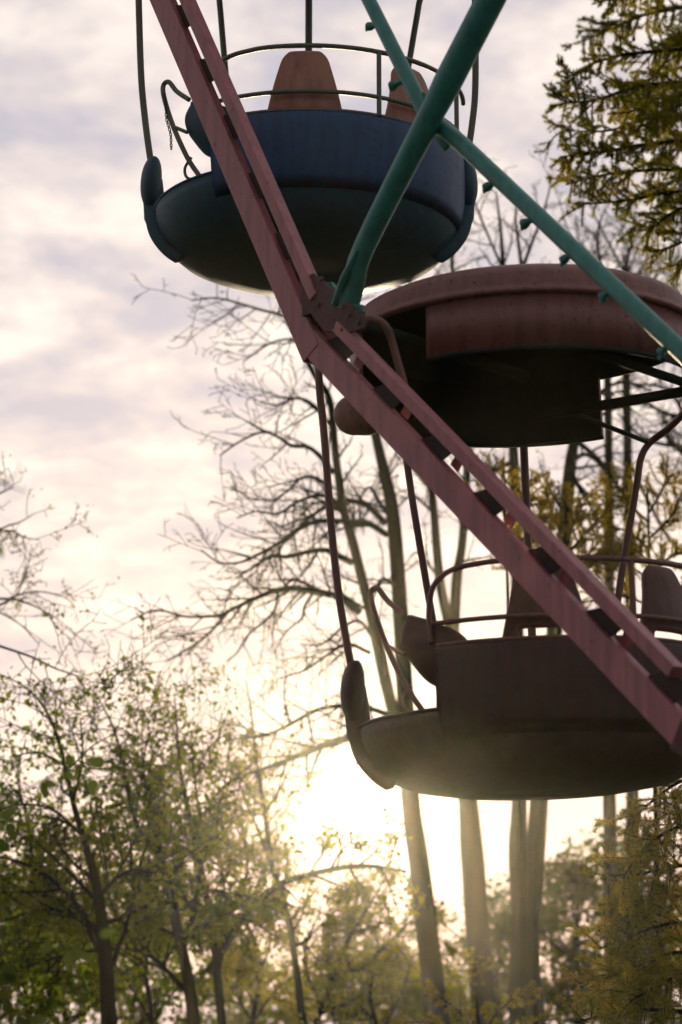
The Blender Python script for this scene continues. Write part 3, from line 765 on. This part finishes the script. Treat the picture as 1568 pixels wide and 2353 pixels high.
for sd_, Yv, xs, lm, lab in (
    (41, 26, [(70, 2500), (60, 2300), (50, 2150), (75, 2000), (60, 1880), (40, 1780), (60, 1700)], 'leaf_olive', 'thin stemmed leafy tree nearest the left picture edge'),
    (42, 28, [(345, 2500), (350, 2350), (330, 2200), (340, 2060), (365, 1940), (340, 1820), (350, 1720), (335, 1640)], 'leaf_olive', 'thin stemmed leafy tree standing between the two leaning trunks at the left'),
    (43, 30, [(590, 2500), (580, 2350), (600, 2220), (560, 2090), (570, 1960), (540, 1850), (550, 1760)], 'leaf_gold', 'thin stemmed golden tree under the crossing limb left of the sun'),
    (44, 32, [(880, 2500), (870, 2380), (850, 2280), (870, 2180), (850, 2100)], 'leaf_gold', 'low thin golden tree left of the trunk beside the sun gap')):
    leafy(sd_, Yv, [(xs, (9, 8, 7, 6, 4, 3, 2)), ([xs[-4], (xs[-4][0] + 50, xs[-4][1] - 90), (xs[-4][0] + 80, xs[-4][1] - 190)], (4, 3, 1.5)), ([xs[-5], (xs[-5][0] - 50, xs[-5][1] - 90), (xs[-5][0] - 100, xs[-5][1] - 150)], (4, 3, 1.5)),
                     ([xs[1], (xs[1][0] - 60, xs[1][1] - 100), (xs[1][0] - 110, xs[1][1] - 170)], (4, 3, 1.5)), ([xs[1], (xs[1][0] + 60, xs[1][1] - 80), (xs[1][0] + 120, xs[1][1] - 120)], (4, 3, 1.5))],
          lab, M[lm], leaf=1.1, spawn=4.2, clen=.95)
leafy(25, 31, [([(700, 2500), (735, 2330), (785, 2190), (850, 2080), (890, 2010)], (10, 9, 7, 5, 2)), ([(785, 2190), (820, 2230), (900, 2160), (960, 2100)], (6, 5, 4, 2)), ([(740, 2320), (700, 2200), (740, 2080)], (6, 4, 2))],
      'low slanting tree with thin golden leaves below the sun gap', M['leaf_gold'], leaf=1.3, spawn=5, clen=.8, start=.05)

# airy twigs entering at the left edge, higher up
t = Tree(31); Y = 28
t.limb(to_ground(PP([(-260, 2500), (-240, 1900), (-200, 1600), (-150, 1400), (-120, 1200)], Y)), pxr(Y, 22, 18, 14, 10, 5), spawn=.2, level=1)
for pts in ([(-150, 1440), (0, 1390), (29, 1372), (84, 1359), (146, 1372), (170, 1390)], [(-140, 1380), (10, 1376), (60, 1385), (105, 1407), (130, 1440), (165, 1470)], [(-130, 1290), (0, 1217), (45, 1200), (80, 1180)], [(-130, 1300), (0, 1222), (60, 1236), (90, 1240)], [(-120, 1200), (-30, 1150), (30, 1120)], [(-150, 1440), (-40, 1400), (40, 1430), (90, 1480)]):
    t.limb(PP(pts, Y, -1), pxr(Y, 4, 3, 2, 1.4, 1), spawn=6, child_len=.75, level=2, up=-.1, start=.2, leaf=.12)
t.build('bare_tree', 'airy nearly leafless tree whose fine twigs enter at the left edge above the leafy trees', 'tree', None, M['bark'], M['leaf_gold'], .045)

# low thicket farther back: separate leafy trees seen between the trunks
far = [(-20, 2080, 38, 'leaf_dark', 'dark leafy tree behind the far left trunk, low in the corner'), (150, 2180, 40, 'leaf_olive', 'olive bushy tree behind the thick straight trunk at the left'),
       (330, 2170, 42, 'leaf_dark', 'dark bushy tree seen between the first two left trunks'), (560, 2240, 43, 'leaf_olive', 'olive bushy tree under the limb that reaches across left of the sun'),
       (790, 2310, 41, 'leaf_gold', 'golden bushy tree at the bottom below the sun gap'), (960, 2230, 44, 'leaf_olive', 'olive bushy tree behind the trunk at the right of the sun gap'),
       (1150, 2190, 42, 'leaf_dark', 'green bushy tree between the slim trunk and the double trunk'), (1330, 2110, 40, 'leaf_dark', 'dark green bushy tree right of the double trunk'), (1500, 2060, 38, 'leaf_dark', 'dark bushy tree behind the golden larch in the lower right corner')]
for i, (x, y, Y, lm, lab) in enumerate(far):
    t = Tree(50 + i); R = t.r
    t.limb(to_ground(PP([(x + 10, 2560), (x, 2350), (x - 8, y + 60), (x + 6, y - 60)], Y)), pxr(Y, 9, 8, 6, 3), spawn=4.5, child_len=1.3, level=2, start=.2, leaf=.5)
    for k in range((14 if i < 4 else 19) if i < 7 else 22):
        cx = x + R.gauss(0, 78); cy = y + R.gauss(60, 110)
        if i in (5, 6): cy += 20
        c = P(cx, cy, Y + R.gauss(0, 1.2)); rr = R.uniform(.3, .6)
        t.clump(c, (rr, rr, rr * .7), int(460 * rr))
        s0_ = P(x, min(2353, cy + 90), Y); t.trunkpaths.append((smooth_path([s0_, s0_.lerp(c, .5) + Vector((0, 0, -.1)), c], 3), [.03, .028, .025, .02, .018, .015, .01]))
    t.build('bushy_tree', lab, 'tree', 'bushy trees low in the distance', M['bark'], M[lm], .115, .7)

# ------------------------------------------------------------------ larches
class Larch(Tree):
    def __init__(s, seed): super().__init__(seed); s.needles = []
    def shoot(s, p, d, L, r, droop=.25, dens=1.0, lev=0, wig=.10):
        R = s.r; n = max(4, int(L / .022)); st = L / n; wig = wig * .7; d = Vector(d).normalized(); p = Vector(p)
        for i in range(n):
            d = (d + Vector((R.gauss(0, wig), R.gauss(0, wig), R.gauss(0, wig) - droop * .10))).normalized()
            q = p + d * st
            s.twigs.append((*p, *q, max(.0025, r * (1 - .7 * i / n)), max(.002, r * (1 - .7 * (i + 1) / n))))
            if R.random() < dens: s.needles.append((tuple(p.lerp(q, R.random())), tuple(d)))
            if lev > 0 and i > 1 and R.random() < .30:
                sd = Vector((R.gauss(0, 1), R.gauss(0, 1), R.gauss(0, .6))); sd = (sd - d * sd.dot(d)).normalized()
                s.shoot(q, d * .7 + sd * .8, L * R.uniform(.25, .5) * (1 - .4 * i / n), r * .6, droop, dens, lev - 1, wig)
            p = q
    def bough(s, path, radii, spawn, L, droop, dens=1.0, start=.15, lev=1, hang=.3):
        path = smooth_path(path, 6); k = len(path)
        rs = list(np.interp(np.linspace(0, 1, k), np.linspace(0, 1, len(radii)), radii))
        s.trunkpaths.append((path, rs))
        for i in range(k - 1):
            dv = path[i + 1] - path[i]
            if i / k < start: continue
            c = dv.length * spawn; c = int(c) + (s.r.random() < c % 1)
            for _ in range(c):
                p = path[i].lerp(path[i + 1], s.r.random()); d = dv.normalized()
                if s.r.random() < hang:
                    s.shoot(p, Vector((s.r.gauss(0, .15), s.r.gauss(0, .15), -1)) + d * .2, L * s.r.uniform(.3, .7), .005, .6, dens, 0, .05)
                else:
                    sd = Vector((s.r.gauss(0, 1), s.r.gauss(0, 1), s.r.gauss(.2, .7))); sd = (sd - d * sd.dot(d)).normalized()
                    s.shoot(p, d * s.r.uniform(.5, 1.1) + sd * .9, L * s.r.uniform(.5, 1.2) * (1 - .3 * i / k), .007, droop, dens, lev)
    def finish(s, label, needle, base=None, nlen=.035, per=13, cones=0, wide=.0055):
        root = s.build('larch_tree', label, 'tree', None, M['bark'], None, base=base)
        b0 = root.location
        pts = np.array([n[0] for n in s.needles]); dr = np.array([n[1] for n in s.needles])
        rng = s.rng; pts = np.repeat(pts, per, 0); dr = np.repeat(dr, per, 0); n = len(pts)
        v = rng.normal(size=(n, 3)); v += dr * .55; v /= np.linalg.norm(v, axis=1)[:, None]
        q = rng.normal(size=(n, 3)); a = np.cross(v, q); a /= np.linalg.norm(a, axis=1)[:, None]
        L = nlen * rng.uniform(.7, 1.25, n)[:, None]
        pts = pts + rng.normal(size=(n, 3)) * .006
        V = np.stack([pts - a * wide * .5, pts + a * wide * .5, pts + v * L], 1).reshape(-1, 3)
        F = np.arange(n)[:, None] * 3 + np.array([[0, 1, 2]])
        me = fast_mesh('foliage', V - np.array(b0), [F], [needle]); link(bpy.data.objects.new('foliage', me), root)
        for k in range(cones):
            p = Vector(s.needles[s.r.randrange(len(s.needles))][0]) - Vector((0, 0, .03)) - b0
            b = MB(); b.tube([p + Vector((0, 0, .02)), p + Vector((0, 0, .01)), p, p - Vector((0, 0, .014)), p - Vector((0, 0, .022))], [.003, .013, .017, .013, .003], 8); b.build('cone', M['bark'], root)
        return root

R_ = random.Random(77)
# top right
L1 = Larch(101); Y = 19.5
tx = lambda y: 1800 + (y) * .01
L1.bough(to_ground([P(1815, 2500, Y), P(1810, 1500, Y), P(1800, 700, Y), P(1790, 0, Y), P(1780, -500, Y), P(1775, -800, Y)]), pxr(Y, 34, 31, 27, 23, 18, 12, 3), 0, .5, .2)
bl = [((1800, 120), (1640, 20), (1500, 30), (1420, 60), (1340, 95)), ((1800, 200), (1640, 120), (1480, 120), (1380, 140), (1300, 180)), ((1800, 330), (1620, 200), (1470, 200), (1370, 230), (1300, 235)),
      ((1800, 380), (1650, 290), (1500, 270), (1400, 300), (1292, 300)), ((1800, 420), (1650, 330), (1500, 330), (1380, 350), (1290, 360)), ((1800, 470), (1650, 400), (1530, 390), (1400, 400), (1300, 425)),
      ((1800, 520), (1680, 450), (1560, 440), (1450, 460), (1340, 470)), ((1800, 560), (1700, 480), (1600, 470), (1520, 500), (1450, 525)), ((1800, 60), (1660, -60), (1560, -60), (1480, -20), (1400, 0)),
      ((1800, 0), (1680, -120), (1560, -110), (1470, -80), (1420, -40)), ((1800, 600), (1700, 520), (1640, 520), (1560, 560), (1500, 580)),
      ((1800, 250), (1700, 170), (1600, 150), (1520, 170), (1450, 200)), ((1800, 350), (1700, 270), (1600, 240), (1540, 250), (1480, 290)), ((1800, 150), (1700, 80), (1620, 70), (1560, 90), (1500, 110)),
      ((1800, 640), (1720, 560), (1650, 560), (1590, 590), (1555, 610)), ((1800, 480), (1700, 400), (1620, 380), (1560, 410), (1500, 450)), ((1800, 560), (1700, 500), (1630, 470), (1560, 480), (1480, 540)), ((1800, 420), (1720, 350), (1640, 320), (1580, 330), (1500, 370)), ((1800, 300), (1720, 200), (1640, 170), (1560, 220), (1440, 260))]
for i, q in enumerate(bl):
    dY = R_.uniform(-1.6, 1.6)
    L1.bough(PP(q, Y, dY), pxr(Y, 7, 6, 4, 3, 1.5), 44, .33, .1, lev=1, hang=.33, start=.28)
for i, q in enumerate(bl[::2]):
    L1.bough(PP([(3600 - x, y) for x, y in q], Y, R_.uniform(-1.6, 1.6)), pxr(Y, 7, 6, 4, 3, 1.5), 14, .33, .1, lev=1, hang=.33, start=.15)
L1.finish('large yellow green larch crown hanging in from the top right corner', M['needle'], cones=22, per=20, wide=.0042, nlen=.032)

# lower right, nearer, golden
L2 = Larch(102); Y = 17
L2.bough(to_ground([P(1800, 2500, Y), P(1790, 2200, Y), P(1780, 1900, Y), P(1775, 1750, Y), P(1773, 1640, Y)]), pxr(Y, 36, 32, 26, 16, 8, 2), 0, .5, .2)
bl = [((1780, 1900), (1660, 1800), (1580, 1790), (1500, 1840), (1440, 1900)), ((1780, 2000), (1650, 1900), (1560, 1900), (1480, 1950), (1430, 2020)), ((1780, 2080), (1660, 2000), (1560, 1990), (1460, 2010), (1390, 2010)),
      ((1780, 2150), (1650, 2080), (1560, 2060), (1460, 2080), (1400, 2120)), ((1780, 2220), (1660, 2150), (1560, 2120), (1450, 2150), (1380, 2180)), ((1780, 2300), (1660, 2210), (1540, 2190), (1430, 2240), (1330, 2260)),
      ((1780, 2350), (1640, 2270), (1500, 2260), (1440, 2280), (1370, 2300)), ((1780, 2420), (1640, 2340), (1500, 2320), (1400, 2330), (1320, 2350)), ((1780, 1960), (1700, 1860), (1620, 1850), (1560, 1880), (1520, 1940)), ((1780, 2330), (1680, 2250), (1600, 2230), (1520, 2260), (1450, 2300))]
for i, q in enumerate(bl):
    L2.bough(PP(q, Y, R_.uniform(-1.3, 1.3)), pxr(Y, 7, 6, 4, 3, 1.5), 30, .40, .1, lev=1, hang=.25, start=.25)
for i, q in enumerate(bl[::2]):
    L2.bough(PP([(3560 - x, y) for x, y in q], Y, R_.uniform(-1.3, 1.3)), pxr(Y, 7, 6, 4, 3, 1.5), 14, .36, .1, lev=1, hang=.25, start=.15)
L2.finish('golden larch with feathery boughs filling the lower right corner', M['needle'], per=12)

# sprays at the bottom centre
L3 = Larch(103); Y = 20
L3.bough(to_ground([P(1120, 2560, Y), P(1110, 2420, Y), P(1100, 2350, Y), P(1095, 2290, Y)]), pxr(Y, 7, 6, 4, 2), 6, .3, .1)
for q in (((1105, 2400), (1060, 2330), (1010, 2290), (970, 2275)), ((1105, 2400), (1140, 2330), (1190, 2290), (1220, 2280)), ((1105, 2440), (1040, 2370), (980, 2350), (930, 2350)), ((1105, 2440), (1170, 2380), (1230, 2350), (1290, 2340))):
    L3.bough(PP(q, Y, .4), pxr(Y, 3, 2.5, 2, 1), 34, .15, -.15, lev=1, hang=.1)
L3.finish('small larch top just poking in at the bottom edge under the slim trunk', M['needle'], per=12)

# golden young larches seen under the canopy
for k, (x, top, lab, boughs) in enumerate([
    (1160, 1062, 'young golden larch whose pointed top shows left of the mast below the canopy', [((1165, 1200), (1140, 1130), (1130, 1090)), ((1165, 1230), (1200, 1150), (1205, 1100)), ((1165, 1300), (1210, 1230), (1240, 1190))]),
    (1300, 1150, 'golden larch with upturned sprays right of the mast', [((1300, 1320), (1250, 1270), (1215, 1230), (1200, 1200)), ((1300, 1280), (1350, 1220), (1390, 1180), (1400, 1150)), ((1300, 1250), (1270, 1180), (1255, 1120)), ((1300, 1340), (1370, 1290), (1420, 1270)), ((1300, 1380), (1230, 1330), (1180, 1300)), ((1300, 1260), (1320, 1200), (1345, 1150)), ((1300, 1330), (1340, 1280), (1370, 1290))]),
    (1490, 1120, 'golden larch with drooping boughs between the right hanger pole and the picture edge', [((1490, 1200), (1440, 1150), (1410, 1100)), ((1490, 1180), (1520, 1130), (1535, 1080)), ((1490, 1260), (1440, 1220), (1390, 1210)), ((1490, 1240), (1540, 1190), (1568, 1130)), ((1490, 1330), (1430, 1290), (1380, 1290)), ((1490, 1330), (1540, 1280), (1590, 1270)), ((1490, 1390), (1430, 1370), (1360, 1380)), ((1490, 1290), (1450, 1260), (1430, 1300)), ((1490, 1400), (1550, 1370), (1600, 1390))])]):
    L = Larch(110 + k); Y = 22 + k
    bx = {0: 1200, 1: 1236, 2: 1510}[k]
    L.bough(to_ground([P(bx, 2500, Y), P(bx, 1950, Y), P(x * .6 + bx * .4, 1600, Y), P(x, top + 60, Y), P(x - 2, top, Y)]), pxr(Y, 8, 7, 6, 3, 1.5), 5, .3, -.1, start=.66, hang=.05)
    for q in boughs:
        L.bough(PP(q, Y, R_.uniform(-.6, .6)), pxr(Y, 3, 2.5, 1.5), 36, .34, -.1, lev=1, hang=.12, start=.1)
    L.finish(lab, M['needle_gold'], per=12)

# ------------------------------------------------------------------ nearest twigs
def big_leaf(b, c, d, n, L, wd, mi=0):
    d = Vector(d).normalized(); n = Vector(n); a = d.cross(n).normalized(); n = a.cross(d).normalized()
    K = 9; vs = []
    for i in range(K + 1):
        t_ = i / K; w = wd * math.sin(math.pi * min(1, t_ ** .75)) ** .8 * (1 + (.06 if i % 2 else -.03)) if 0 < i < K else 0.001
        cen = Vector(c) + d * L * t_ - n * L * .12 * t_ * t_
        vs += [cen - a * w + n * w * .25, cen, cen + a * w + n * w * .25]
    b.add(vs, [(3 * i + j, 3 * i + j + 1, 3 * i + j + 4, 3 * i + j + 3) for i in range(K) for j in range(2)])
Y = 9.0
sap_base = P(-260, 2500, Y); sap_base.z = 0
sap = thing('sapling', 'near sapling with broad green leaves on thin twigs at the lower left edge', 'sapling', sap_base)
b = MB()
b.tube(smooth_path([sap_base + Vector((0, 0, -.1)), P(-220, 2400, Y), P(-180, 2100, Y), P(-120, 1900, Y), P(-100, 1780, Y)], 5), [.018] * 12 + [.008] * 12, 8)
tw = [[(-150, 1960), (0, 1838), (60, 1815), (95, 1795), (165, 1765)], [(-170, 2080), (0, 2205), (70, 2195), (160, 2180), (230, 2150)], [(-190, 2200), (-50, 2300), (30, 2340), (70, 2350)], [(-150, 1980), (-40, 1900), (10, 1890)]]
for q in tw: b.tube(smooth_path(PP(q, Y), 5), .0028, 6)
b.build('stem', M['twig'], sap, origin=sap_base)
b = MB()
for (x, y, dx, dy, L) in [(165, 1765, -.3, .8, .075), (150, 1770, .5, -.6, .06), (212, 1790, .1, -.9, .07), (240, 1760, -.8, .3, .08), (95, 1797, .3, -.9, .07), (100, 1797, 1, -.25, .06), (0, 1880, .8, .5, .085), (20, 1890, .3, -.8, .07), (-10, 1930, .7, -.5, .08), (165, 2180, -.2, -.9, .09), (170, 2182, .8, -.5, .08), (100, 2195, .4, .9, .07),
                         (10, 2215, .5, -.9, .09), (40, 2335, .7, -.7, .075), (70, 2345, .9, .1, .07), (20, 2330, -.2, .9, .07), (-10, 2260, .8, .3, .09), (230, 2150, .9, .3, .07)]:
    big_leaf(b, P(x, y, Y), (dx, R_.uniform(-.4, .4), dy), (R_.uniform(-.5, .5), -1, R_.uniform(-.5, .5)), L, L * .27)
b.build('foliage', M['leaf_fresh'], sap, origin=sap_base)
Y = 7.0
nb = P(-420, 2500, Y); nb.z = 0
dark = thing('bare_shrub', 'thin dark bare twig curling in at the left edge above the airy tree', 'shrub', nb)
b = MB()
b.tube(smooth_path([nb + Vector((0, 0, -.1)), P(-400, 2000, Y), P(-300, 1500, Y), P(-160, 1200, Y), P(-60, 1110, Y), P(0, 1108, Y), P(30, 1120, Y), P(60, 1131, Y)], 5), [.014] * 12 + [.009] * 10 + [.0035] * 8 + [.0018] * 6, 7)
b.tube(smooth_path([P(-60, 1120, Y), P(0, 1110, Y), P(28, 1098, Y), P(42, 1080, Y), P(46, 1062, Y)], 6), .0016, 6)
b.tube(smooth_path([P(-20, 1102, Y), P(0, 1122, Y), P(14, 1110, Y), P(18, 1098, Y)], 6), .0011, 6)
b.build('stem', M['twig'], dark, origin=nb)
b = MB(); big_leaf(b, P(-2, 1250, Y), (.25, 0, -1), (.2, -1, .2), .045, .009)
b.tube([P(-160, 1200, Y), P(-2, 1250, Y)], .0013, 5)
b.build('leaf', M['leaf_olive'], dark, origin=nb)

# ------------------------------------------------------------------ haze
hz = MB(); hz.box((0, 23, 8.5), (70, 0, 0), (0, 56, 0), (0, 0, 19))  # haze box added for the lens bloom and veil round the sun
hm, hnn, hl = new_mat('bloom_haze'); hnn.remove(hnn['Principled BSDF'])
pv = hnn.new('ShaderNodeVolumePrincipled'); pv.inputs['Color'].default_value = (1.0, 0.93, 0.76, 1); pv.inputs['Density'].default_value = 0.00015
pv.inputs['Anisotropy'].default_value = 0.93
hl.new(pv.outputs[0], hnn['Material Output'].inputs['Volume'])
h = hz.build('haze', hm); h['kind'] = 'stuff'; h['label'] = 'thin haze added to give the lens bloom around the sun'
